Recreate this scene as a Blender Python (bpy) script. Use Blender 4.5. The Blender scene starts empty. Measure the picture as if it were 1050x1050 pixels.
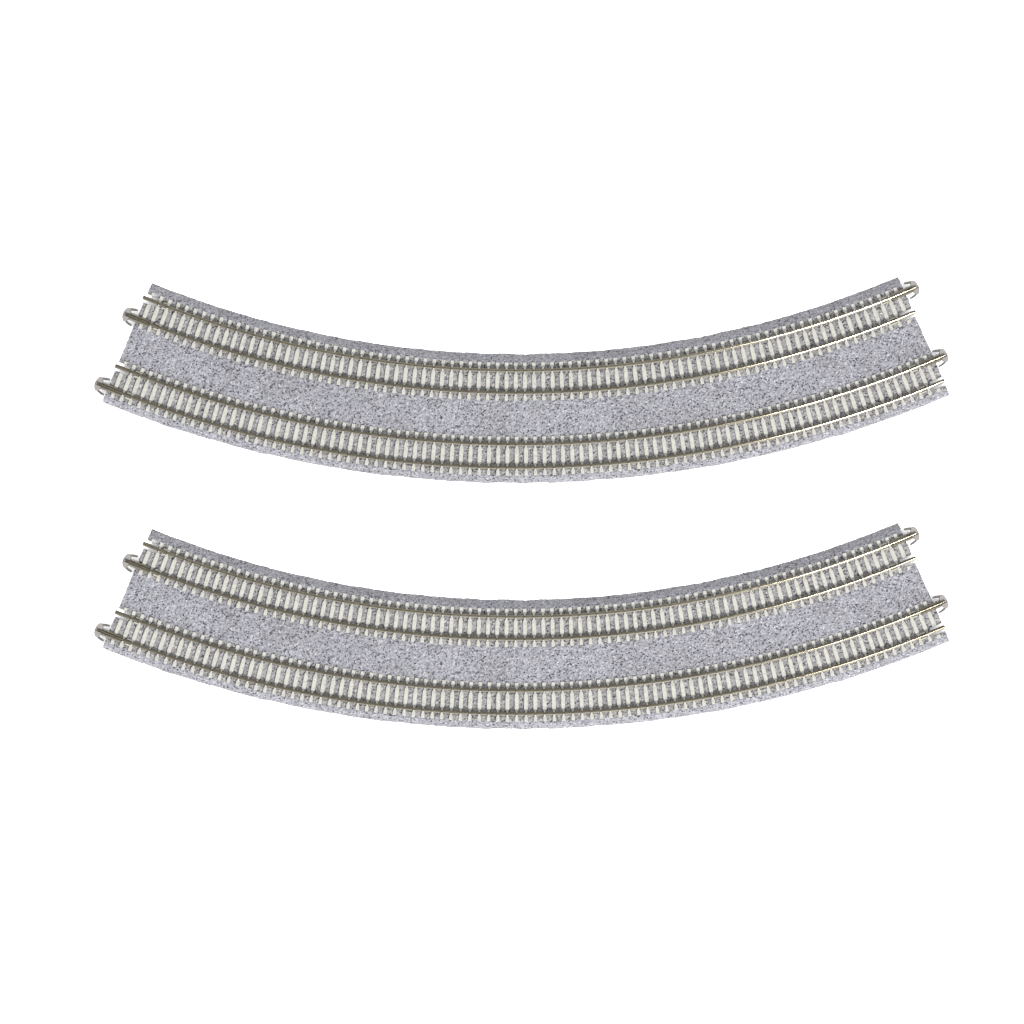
import bpy, bmesh, math
import numpy as np
from mathutils import Vector

# ---------------------------------------------------------------- camera, world, lamps, exposure
S = bpy.context.scene
P = 0.375e-3                       # metres per unit of the drawing grid (a grid of 1050 x 1050)
col = S.collection
cam = bpy.data.cameras.new('camera'); camo = bpy.data.objects.new('camera', cam); col.objects.link(camo)
CAMH = 4.0
cam.sensor_width = 36; cam.lens = 36 * (CAMH - 8 * P) / (1050 * P)
cam.clip_start = 0.1; cam.clip_end = 50
camo.location = (0, 0, CAMH); S.camera = camo

w = bpy.data.worlds.new('World'); S.world = w; w.use_nodes = True
bg = w.node_tree.nodes['Background']; bg.inputs[0].default_value = (1.0, 1.0, 1.0, 1); bg.inputs[1].default_value = 0.86

def area(name, loc, size, power, color=(1, 1, 1)):
    l = bpy.data.lights.new(name, 'AREA'); l.shape = 'SQUARE'; l.size = size; l.energy = power; l.color = color
    o = bpy.data.objects.new(name, l); col.objects.link(o); o.location = loc
    o.rotation_euler = (-Vector(loc)).to_track_quat('-Z', 'Y').to_euler()
    return o
az = Vector((0.45, -0.893)).normalized(); el = math.radians(50); D = 2.6
area('softbox', (az.x * math.cos(el) * D, az.y * math.cos(el) * D, math.sin(el) * D), 0.30, 62, (1.0, 0.985, 0.96))

S.view_settings.view_transform = 'Standard'; S.view_settings.look = 'None'
S.view_settings.exposure = 1.7; S.view_settings.gamma = 1; S.view_settings.use_curve_mapping = False
S.render.engine = 'CYCLES'
S.render.filter_size = 1.2 if hasattr(S.render, 'filter_size') else 1.5

# ---------------------------------------------------------------- helpers
CX, CY = 530.8, -638.5             # centre of the curves on the grid
TL, TR = -22.0, 22.93              # the two ends, degrees
RIN, ROUT = 1001.3, 1134.1         # foot of the roadbed, inside and outside
RA, RB, RC, RD = 1018.5, 1041.4, 1094.2, 1118.0
ORG = (530.8, 430.0)               # the grid point where a piece has its origin

def pt(R, deg, z=0.0):             # polar on the grid -> metres, relative to the piece's origin
    a = math.radians(deg)
    return ((CX + R * math.sin(a) - ORG[0]) * P, (ORG[1] - (CY + R * math.cos(a))) * P, z * P)

def obj(name, me, m, parent=None):
    o = bpy.data.objects.new(name, me); col.objects.link(o)
    if m: me.materials.append(m)
    if parent: o.parent = parent
    return o

def from_bm(bm, smooth=False):
    bmesh.ops.recalc_face_normals(bm, faces=bm.faces)
    me = bpy.data.meshes.new('m'); bm.to_mesh(me); bm.free()
    if smooth:
        for p in me.polygons: p.use_smooth = True
    return me

# ---------------------------------------------------------------- materials
def mat(name, base, rough=0.6, metal=0.0):
    m = bpy.data.materials.new(name); m.use_nodes = True
    b = m.node_tree.nodes['Principled BSDF']
    b.inputs['Base Color'].default_value = (*base, 1); b.inputs['Roughness'].default_value = rough
    b.inputs['Metallic'].default_value = metal
    return m, m.node_tree, b

def ballast_mat(name='ballast', tint=(1, 1, 1)):
    m, nt, b = mat(name, (0.1, 0.1, 0.11), 0.75)
    N = nt.nodes; L = nt.links
    b.inputs['Specular IOR Level'].default_value = 0.25
    tc = N.new('ShaderNodeTexCoord')
    v = N.new('ShaderNodeTexVoronoi'); v.inputs['Scale'].default_value = 1 / (1.22 * P)
    L.new(tc.outputs['Object'], v.inputs['Vector'])
    sep = N.new('ShaderNodeSeparateColor'); L.new(v.outputs['Color'], sep.inputs[0])
    r = N.new('ShaderNodeValToRGB'); r.color_ramp.interpolation = 'LINEAR'
    e = r.color_ramp.elements
    T = lambda c: (c[0] * tint[0], c[1] * tint[1], c[2] * tint[2], 1)
    e[0].position = 0.0; e[0].color = T((0.008, 0.008, 0.010))
    e[1].position = 1.0; e[1].color = T((0.165, 0.165, 0.172))
    for p_, c in ((0.095, (0.012, 0.013, 0.018)), (0.14, (0.056, 0.056, 0.064)), (0.35, (0.079, 0.079, 0.089)), (0.75, (0.097, 0.097, 0.109)),
                  (0.93, (0.120, 0.120, 0.130))):
        k = e.new(p_); k.color = T(c)
    L.new(sep.outputs[0], r.inputs[0])
    # broad, faint tone drift of the printed plastic
    n = N.new('ShaderNodeTexNoise'); n.inputs['Scale'].default_value = 1 / (26 * P); n.inputs['Detail'].default_value = 3
    L.new(tc.outputs['Object'], n.inputs['Vector'])
    r2 = N.new('ShaderNodeValToRGB'); r2.color_ramp.elements[0].position = 0.3; r2.color_ramp.elements[1].position = 0.7
    r2.color_ramp.elements[0].color = (0.90, 0.90, 0.89, 1); r2.color_ramp.elements[1].color = (1.07, 1.07, 1.09, 1)
    L.new(n.outputs[0], r2.inputs[0])
    mx = N.new('ShaderNodeMix'); mx.data_type = 'RGBA'; mx.blend_type = 'MULTIPLY'; mx.inputs[0].default_value = 1
    L.new(r.outputs[0], mx.inputs[6]); L.new(r2.outputs[0], mx.inputs[7])
    L.new(mx.outputs[2], b.inputs['Base Color'])
    return m

def sleeper_mat():
    m, nt, b = mat('pale_concrete_plastic', (0.23, 0.225, 0.195), 0.6)
    N = nt.nodes; L = nt.links
    tc = N.new('ShaderNodeTexCoord'); oi = N.new('ShaderNodeObjectInfo')
    n = N.new('ShaderNodeTexNoise'); n.inputs['Scale'].default_value = 1 / (2.2 * P); n.inputs['Detail'].default_value = 3
    n.noise_dimensions = '4D'
    ml = N.new('ShaderNodeMath'); ml.operation = 'MULTIPLY'; ml.inputs[1].default_value = 40
    L.new(oi.outputs['Random'], ml.inputs[0]); L.new(ml.outputs[0], n.inputs['W'])
    L.new(tc.outputs['Object'], n.inputs['Vector'])
    r = N.new('ShaderNodeValToRGB'); e = r.color_ramp.elements
    e[0].position = 0.28; e[0].color = (0.085, 0.083, 0.075, 1)
    e[1].position = 0.62; e[1].color = (0.152, 0.151, 0.137, 1)
    k = e.new(0.42); k.color = (0.130, 0.129, 0.117, 1)
    L.new(n.outputs[0], r.inputs[0])
    L.new(r.outputs[0], b.inputs['Base Color'])
    return m

def rail_mat():
    m, nt, b = mat('weathered_nickel_silver', (0.30, 0.275, 0.21), 0.13, 1.0)
    N = nt.nodes; L = nt.links
    tc = N.new('ShaderNodeTexCoord')
    n = N.new('ShaderNodeTexNoise'); n.inputs['Scale'].default_value = 1 / (5 * P); n.inputs['Detail'].default_value = 4
    L.new(tc.outputs['Object'], n.inputs['Vector'])
    r = N.new('ShaderNodeValToRGB'); e = r.color_ramp.elements
    e[0].position = 0.3; e[0].color = (0.044, 0.040, 0.029, 1)
    e[1].position = 0.7; e[1].color = (0.076, 0.069, 0.051, 1)
    L.new(n.outputs[0], r.inputs[0]); L.new(r.outputs[0], b.inputs['Base Color'])
    return m

M_ball = ballast_mat(); M_lane = ballast_mat('lane_ballast', (1.07, 1.04, 0.96)); M_tie = sleeper_mat(); M_rail = rail_mat()
M_web = mat('browned_rail_side', (0.042, 0.036, 0.024), 0.5, 0.3)[0]
M_sleeve = mat('tarnished_metal', (0.060, 0.053, 0.036), 0.35, 0.4)[0]; M_barb = mat('barb_shade_dark', (0.022, 0.021, 0.019), 0.4)[0]  # barbs coloured darker to stand for the shade on their curved sides
M_join = mat('grey_clip_plastic', (0.075, 0.069, 0.066), 0.4)[0]
M_clip = mat('cream_plastic', (0.15, 0.146, 0.115), 0.5)[0]
M_floor = mat('white_sheet', (0.9, 0.9, 0.9), 0.8)[0]
M_floor.node_tree.nodes['Principled BSDF'].inputs['Specular IOR Level'].default_value = 0.1

# ---------------------------------------------------------------- the white sheet
bm = bmesh.new(); bmesh.ops.create_grid(bm, x_segments=2, y_segments=2, size=1.6)
fl = obj('ground', from_bm(bm), M_floor); fl['kind'] = 'structure'

# ---------------------------------------------------------------- canted cross-section
ZP = [(0, 0.6), (1.0, 1.8), (7.6, 10.6), (9.6, 11.6), (48.5, 14.0), (52.0, 13.8), (80.0, 11.6), (84.5, 11.4), (125.5, 14.0),
      (127.0, 13.6), (131.6, 9.6), (132.4, 7.0), (132.8, 4.5)]
def ground_z(R):
    return float(np.interp(R - RIN, [a for a, b in ZP], [b for a, b in ZP]))

LANES = ((RA, RB), (RC, RD))
BARE = 14.0                                                     # how far a cut-out for the rail reaches in from an end
SL = {('L', RA): 4.7, ('L', RC): 4.7, ('R', RB): 4.7, ('R', RD): 4.7,
      ('L', RB): 2.9, ('L', RD): 2.9, ('R', RA): 2.9, ('R', RC): 2.9}

def roadbed():
    st = 0.8
    rs = set(np.round(np.arange(RIN, ROUT, st), 3)) | {ROUT}
    rs = [r for r in rs]
    for (s, R), h in SL.items():
        rs = [r for r in rs if abs(r - (R - h)) > 0.3 and abs(r - (R + h)) > 0.3]
        rs += [R - h, R + h]
    rs = np.array(sorted(set(rs)))
    arc = (TR - TL) * math.pi / 180 * 1068
    nt_ = int(arc / st)
    th = np.linspace(TL, TR, nt_ + 1)
    rng = np.random.default_rng(7)
    nr = len(rs)
    # grain: random heights, slightly smoothed, on a finer and a coarser scale
    a = rng.normal(0, 1, (nt_ + 1, nr))
    def sm(x):
        y = x.copy()
        y[1:-1] = (x[:-2] + 2 * x[1:-1] + x[2:]) / 4
        z = y.copy(); z[:, 1:-1] = (y[:, :-2] + 2 * y[:, 1:-1] + y[:, 2:]) / 4
        return z
    a1 = sm(a); a2 = sm(sm(sm(rng.normal(0, 1, a.shape))))
    g = 0.27 * a1 / a1.std() + 0.24 * a2 / a2.std()
    edge = np.cumsum(rng.normal(0, .35, (nt_ + 1, 2)), axis=0)
    for k in range(2):
        e_ = edge[:, k]; ker = np.ones(61) / 61; e_ = e_ - np.convolve(np.pad(e_, 30, 'edge'), ker, 'valid')
        edge[:, k] = np.clip(e_ * 0.28, -0.6, 0.6)
    Z = np.interp(rs - RIN, [p[0] for p in ZP], [p[1] for p in ZP])[None, :] + g
    tv = (rs - RIN)
    fall = np.clip(1 - tv / 6, 0, 1)[None, :]; fall2 = np.clip(1 - (ROUT - rs) / 6, 0, 1)[None, :]
    RR = rs[None, :] + edge[:, :1] * fall + edge[:, 1:] * fall2
    jx = rng.normal(0, 0.18, a.shape); jx[:, :] *= 1
    TH = th[:, None] + np.zeros_like(a)
    TH[1:-1] += np.degrees(jx[1:-1] / 1068)
    # rounded rough end corners: pull the very end in a little, randomly
    endr = np.abs(sm(rng.normal(0, 1, a.shape))) * 0.5
    TH += ((rs - RIN) / 132.8)[None, :] * (th / 22.4)[:, None] * 0.085
    TH[0] += np.degrees(endr[0] / 1068); TH[-1] -= np.degrees(endr[-1] / 1068)
    A = np.radians(TH)
    X = (CX + RR * np.sin(A) - ORG[0]) * P; Y = (ORG[1] - (CY + RR * np.cos(A))) * P
    V = np.stack([X, Y, np.maximum(Z, 0.3) * P], -1).reshape(-1, 3)
    # faces with the cut-outs left open
    rc = (rs[:-1] + rs[1:]) / 2; tc_ = (th[:-1] + th[1:]) / 2
    keep = np.ones((nt_, nr - 1), bool)
    for (s, R), h in SL.items():
        band = np.abs(rc - R) < h
        d = (tc_ - TL if s == 'L' else TR - tc_) * math.pi / 180 * R
        keep &= ~((d < BARE)[:, None] & band[None, :])
    idx = np.arange((nt_ + 1) * nr).reshape(nt_ + 1, nr)
    F = np.stack([idx[:-1, :-1], idx[1:, :-1], idx[1:, 1:], idx[:-1, 1:]], -1)[keep]
    # walls down to the sheet along every open edge
    n0 = len(V)
    Vb = V.copy(); Vb[:, 2] = 0.1 * P
    kp = np.pad(keep, 1)
    walls = []
    k = kp[1:-1, 1:-1]
    for nb, (p0, p1) in ((kp[:-2, 1:-1], (idx[:-1, :-1], idx[:-1, 1:])), (kp[2:, 1:-1], (idx[1:, 1:], idx[1:, :-1])),
                         (kp[1:-1, :-2], (idx[1:, :-1], idx[:-1, :-1])), (kp[1:-1, 2:], (idx[:-1, 1:], idx[1:, 1:]))):
        s_ = k & ~nb
        u, v = p0[s_], p1[s_]
        walls.append(np.stack([u, v, v + n0, u + n0], -1))
    F = np.concatenate([F] + walls)
    V = np.concatenate([V, Vb])
    used = np.unique(F); remap = np.full(len(V), -1); remap[used] = np.arange(len(used))
    me = bpy.data.meshes.new('roadbed'); me.from_pydata(V[used].tolist(), [], remap[F].tolist()); me.update()
    # the strip under each track is moulded in a slightly warmer grey than the shoulders and the middle
    me.materials.append(M_ball); me.materials.append(M_lane)
    kk = np.nonzero(keep)[1]
    lane = np.zeros(len(F), np.int32)
    rcm = rc[kk]; lane[:len(kk)] = ((rcm > RA - 8) & (rcm < RB + 7)) | ((rcm > RC - 8) & (rcm < RD + 7))
    me.polygons.foreach_set('material_index', lane)
    return me

# ---------------------------------------------------------------- sleepers
def sleeper_mesh(Ri, Ro, cuts=()):
    """local frame: x along the rails, y outward in radius; cuts = bands left open round a rail near an end"""
    mid = (Ri + Ro) / 2; g = (Ro - Ri) / 2
    e = g + 8.2
    out = [(-e, 1.7), (-e + .4, 1.9), (-g - 3.4, 1.95), (-g - 1.9, 0.85), (-g + 1.9, 0.85), (-g + 4.2, 2.05), (-4, 2.2), (4, 2.2)]
    out += [(g - 4.2, 2.05), (g - 1.9, 0.85), (g + 1.9, 0.85), (g + 3.4, 1.95), (e - .4, 1.9), (e, 1.7)]
    bm = bmesh.new()
    slope = (ground_z(Ro) - ground_z(Ri)) / (Ro - Ri); zc = ground_z(mid)
    H = 1.7
    bands = sorted((s * g - h, s * g + h) for s, h in cuts)
    segs = []; y0 = -e
    for b0, b1 in bands: segs.append((y0, b0)); y0 = b1
    segs.append((y0, e))
    for s0, s1 in segs:
        if s1 - s0 < 1: continue
        ys = [y for y, _ in out]; hs = [h for _, h in out]
        pts = [(s0, float(np.interp(s0, ys, hs)))] + [q for q in out if s0 + .05 < q[0] < s1 - .05] + [(s1, float(np.interp(s1, ys, hs)))]
        rows = []
        for y, hw in pts:
            z = slope * y
            top = z + H - (0.35 if abs(y) > e - .3 else 0); bev = 0.35
            rows.append([bm.verts.new((x * P, -y * P, zz * P)) for x, zz in
                         ((-hw, z - 1.5), (-hw, top - bev), (-hw + bev, top), (hw - bev, top), (hw, top - bev), (hw, z - 1.5))])
        for a, b in zip(rows[:-1], rows[1:]):
            for i in range(5): bm.faces.new((a[i], a[i + 1], b[i + 1], b[i]))
        bm.faces.new(rows[0]); bm.faces.new(rows[-1])
    # the cast fastenings that grip the foot of each rail: they stand up against the web
    for s in (-1, 1):
        if any(c[0] == s for c in cuts): continue
        for q in (-1, 1):
            y0 = s * g; zb = slope * y0 + H - 0.5
            prof = [(0.75, 0), (0.75, 3.0), (1.25, 3.4), (2.0, 2.8), (3.3, 1.0), (3.3, 0)]
            L_ = [bm.verts.new((-.85 * P, -(y0 + q * a) * P, (zb + b) * P)) for a, b in prof]
            R_ = [bm.verts.new((.85 * P, -(y0 + q * a) * P, (zb + b) * P)) for a, b in prof]
            n = len(prof)
            for i in range(n): bm.faces.new((L_[i], L_[(i + 1) % n], R_[(i + 1) % n], R_[i]))
            bm.faces.new(L_); bm.faces.new(R_)
    return from_bm(bm), mid, zc
PITCH = {0: (0.5255, 85, TL + .65 * .5255), 1: (0.4916, 91, TL + .65 * .4916)}

# ---------------------------------------------------------------- rails
def rail_mesh(R, tl, tr):
    z0 = ground_z(R) + 1.35
    prof = [(-2.1, 0), (-2.1, .5), (-.6, .9), (-.5, 3.3), (-.85, 3.8), (-.9, 4.7), (-.65, 5.1), (-.22, 5.25), (.5, 5.25), (.70, 5.16), (.9, 4.7),
            (.85, 3.8), (.5, 3.3), (.6, .9), (2.1, .5), (2.1, 0)]
    n = 420; bm = bmesh.new(); rows = []
    ct = 0.06                                                   # the cant tips the rails inward
    for i in range(n + 1):
        t = tl + (tr - tl) * i / n
        rows.append([bm.verts.new(pt(R + x - ct * z, t, z0 + z + ct * x)) for x, z in prof])
    m_ = len(prof)
    for a, b in zip(rows[:-1], rows[1:]):
        for j in range(m_):
            f = bm.faces.new((a[j], a[(j + 1) % m_], b[(j + 1) % m_], b[j])); f.material_index = 0 if 5 <= j <= 9 else 1
    for r_ in (rows[0], rows[-1]): bm.faces.new(r_).material_index = 1
    return from_bm(bm)

def frame_at(R, side):
    """origin on the roadbed's end at radius R; u outward along the rail, v outward in radius"""
    t = TL if side == 'L' else TR
    a = math.radians(t); s = -1 if side == 'L' else 1
    u = Vector((s * math.cos(a), s * math.sin(a))); v = Vector((math.sin(a), -math.cos(a)))
    o = Vector(pt(R, t)[:2])
    return o, u, v

def prism(bm, o, u, v, poly, z0, z1, bev=0.0):
    n = len(poly)
    cu = sum(p[0] for p in poly) / n; cv = sum(p[1] for p in poly) / n
    def V(pu, pv, z):
        q = o + u * (pu * P) + v * (pv * P); return bm.verts.new((q.x, q.y, z * P))
    lo = [V(a, b, z0) for a, b in poly]
    if bev:
        m1 = [V(a, b, z1 - bev) for a, b in poly]
        hi = []
        for i in range(n):
            p0, p1, p2 = Vector(poly[i - 1]), Vector(poly[i]), Vector(poly[(i + 1) % n])
            d = ((p0 - p1).normalized() + (p2 - p1).normalized())
            if d.length < 1e-3:
                e_ = (p2 - p0).normalized(); d = Vector((-e_.y, e_.x))
            d.normalize()
            if (Vector((cu, cv)) - p1).dot(d) < 0: d = -d
            q = p1 + d * bev
            hi.append(V(q.x, q.y, z1))
        for i in range(n):
            j = (i + 1) % n
            bm.faces.new((lo[i], lo[j], m1[j], m1[i])); bm.faces.new((m1[i], m1[j], hi[j], hi[i]))
    else:
        hi = [V(a, b, z1) for a, b in poly]
        for i in range(n):
            j = (i + 1) % n; bm.faces.new((lo[i], lo[j], hi[j], hi[i]))
    bm.faces.new(hi); bm.faces.new(lo)

def joiner_mesh(R, side):
    o, u, v = frame_at(R, side); bm = bmesh.new(); z = ground_z(R)
    B = z + 1.2; done = set()
    def paint(k):
        for fc in bm.faces:
            if fc not in done: fc.material_index = k; done.add(fc)
    # cheeks on both sides of the rail, with the groove left open between them
    for s in (-1, 1):
        f = lambda pl: [(a, s * b) for a, b in pl]
        prism(bm, o, u, v, f([(-17, 1.25), (-17, 2.6), (-10, 3.1), (0, 3.5), (8, 3.6), (8, 1.25)]), z - 4, B + 2.1, .5); paint(1)
        for ua in (1.2, 4.6):
            prism(bm, o, u, v, f([(ua, 1.9), (ua, 4.1), (ua + 1.5, 4.1), (ua + 1.5, 1.9)]), z - 3, B + 2.9, .3); paint(0)
        # half of the head
        prism(bm, o, u, v, f([(8, 1.2), (8, 4.4), (9.0, 5.9), (9.8, 7.6), (11.6, 7.8), (13.3, 7.1), (15.1, 3.8), (15.3, 1.2)]), z - 7, B + 2.6, .6); paint(0)
        # the sprung barb that points back at the roadbed
        prism(bm, o, u, v, f([(9.0, 5.7), (3.2, 7.2), (2.3, 7.9), (2.9, 9.3), (6.0, 9.1), (10.0, 8.0), (10.6, 6.6)]), z - 6, B + 0.6, .3); paint(2)
    prism(bm, o, u, v, [(-17, -1.25), (-17, 1.25), (12.5, 1.25), (12.5, -1.25)], z - 4, B - 0.1); paint(2)
    prism(bm, o, u, v, [(12.6, -1.25), (12.6, 1.25), (15.5, 1.25), (15.5, -1.25)], z - 7, B + 1.0); paint(0)
    return from_bm(bm)

def retainer_mesh(R, side):
    o, u, v = frame_at(R, side); bm = bmesh.new(); z = ground_z(R)
    for s in (-1, 1):
        pl = [(-19, s * 1.9), (-19, s * 3.3), (-26.5, s * 3.3), (-26.5, s * 1.9)]
        prism(bm, o, u, v, pl, z - 1, z + 3.0, .3)
    return from_bm(bm)

# ---------------------------------------------------------------- one piece with all its parts
def deg(px, R): return math.degrees(px / R)
root = bpy.data.objects.new('curved_track_piece', None); col.objects.link(root)
root.empty_display_size = 0.02
root['label'] = 'upper of the two grey curved double-track model railway pieces on the white sheet'
root['category'] = 'model railway track'
root['group'] = 'curved double-track pieces'
obj('roadbed', roadbed(), None, root)
for R in (RA, RB, RC, RD):
    jl = R in (RB, RD)
    tl = TL - deg(12.4 if jl else 2.6, R); tr = TR + deg(2.6 if jl else 12.4, R)
    ra = obj('rail', rail_mesh(R, tl, tr), M_rail, root); ra.data.materials.append(M_web)
    jo = obj('rail_joiner', joiner_mesh(R, 'L' if jl else 'R'), M_join, ra); jo.data.materials.append(M_sleeve); jo.data.materials.append(M_barb)
    for sd in 'LR':
        obj('rail_retainer', retainer_mesh(R, sd), M_clip, ra)
rng = np.random.default_rng(3)
for k, (Ri, Ro) in enumerate(LANES):
    me, mid, zc = sleeper_mesh(Ri, Ro); me.materials.append(M_tie)
    meL = sleeper_mesh(Ri, Ro, ((-1, 4.9), (1, 3.2)))[0]; meL.materials.append(M_tie)      # first and last: notched for rail end and joiner
    meR = sleeper_mesh(Ri, Ro, ((-1, 3.2), (1, 4.9)))[0]; meR.materials.append(M_tie)
    p_, n, t0 = PITCH[k]
    row = bmesh.new() if k == 0 else None
    for i in range(n):
        t = t0 + i * p_
        mk = meL if i == 0 else meR if i == n - 1 else me
        o = bpy.data.objects.new('sleeper', mk)
        o.location = pt(mid, t, zc); o.rotation_euler = (0, 0, math.radians(t))
        if row is not None and i < 76:           # the first 100 sleepers are parts of their own, the rest one row
            o_m = mk.copy(); 
            from mathutils import Matrix
            o_m.transform(Matrix.Translation(o.location) @ Matrix.Rotation(math.radians(t), 4, 'Z'))
            row.from_mesh(o_m); bpy.data.meshes.remove(o_m); bpy.data.objects.remove(o)
        else:
            col.objects.link(o); o.parent = root
    if row is not None:
        rm = from_bm(row); r_o = obj('sleeper_row', rm, M_tie, root); r_o['kind'] = 'stuff'

def place(o, gx, gy): o.location = ((gx - 525) * P, (525 - gy) * P, 0.0)
place(root, ORG[0], ORG[1])

def copy_tree(o, parent=None):
    c = o.copy(); col.objects.link(c)
    if parent: c.parent = parent
    for ch in list(o.children): copy_tree(ch, c)
    return c
second = copy_tree(root)
second['label'] = 'lower of the two grey curved double-track model railway pieces on the white sheet'
place(second, ORG[0], ORG[1] + 252.3)
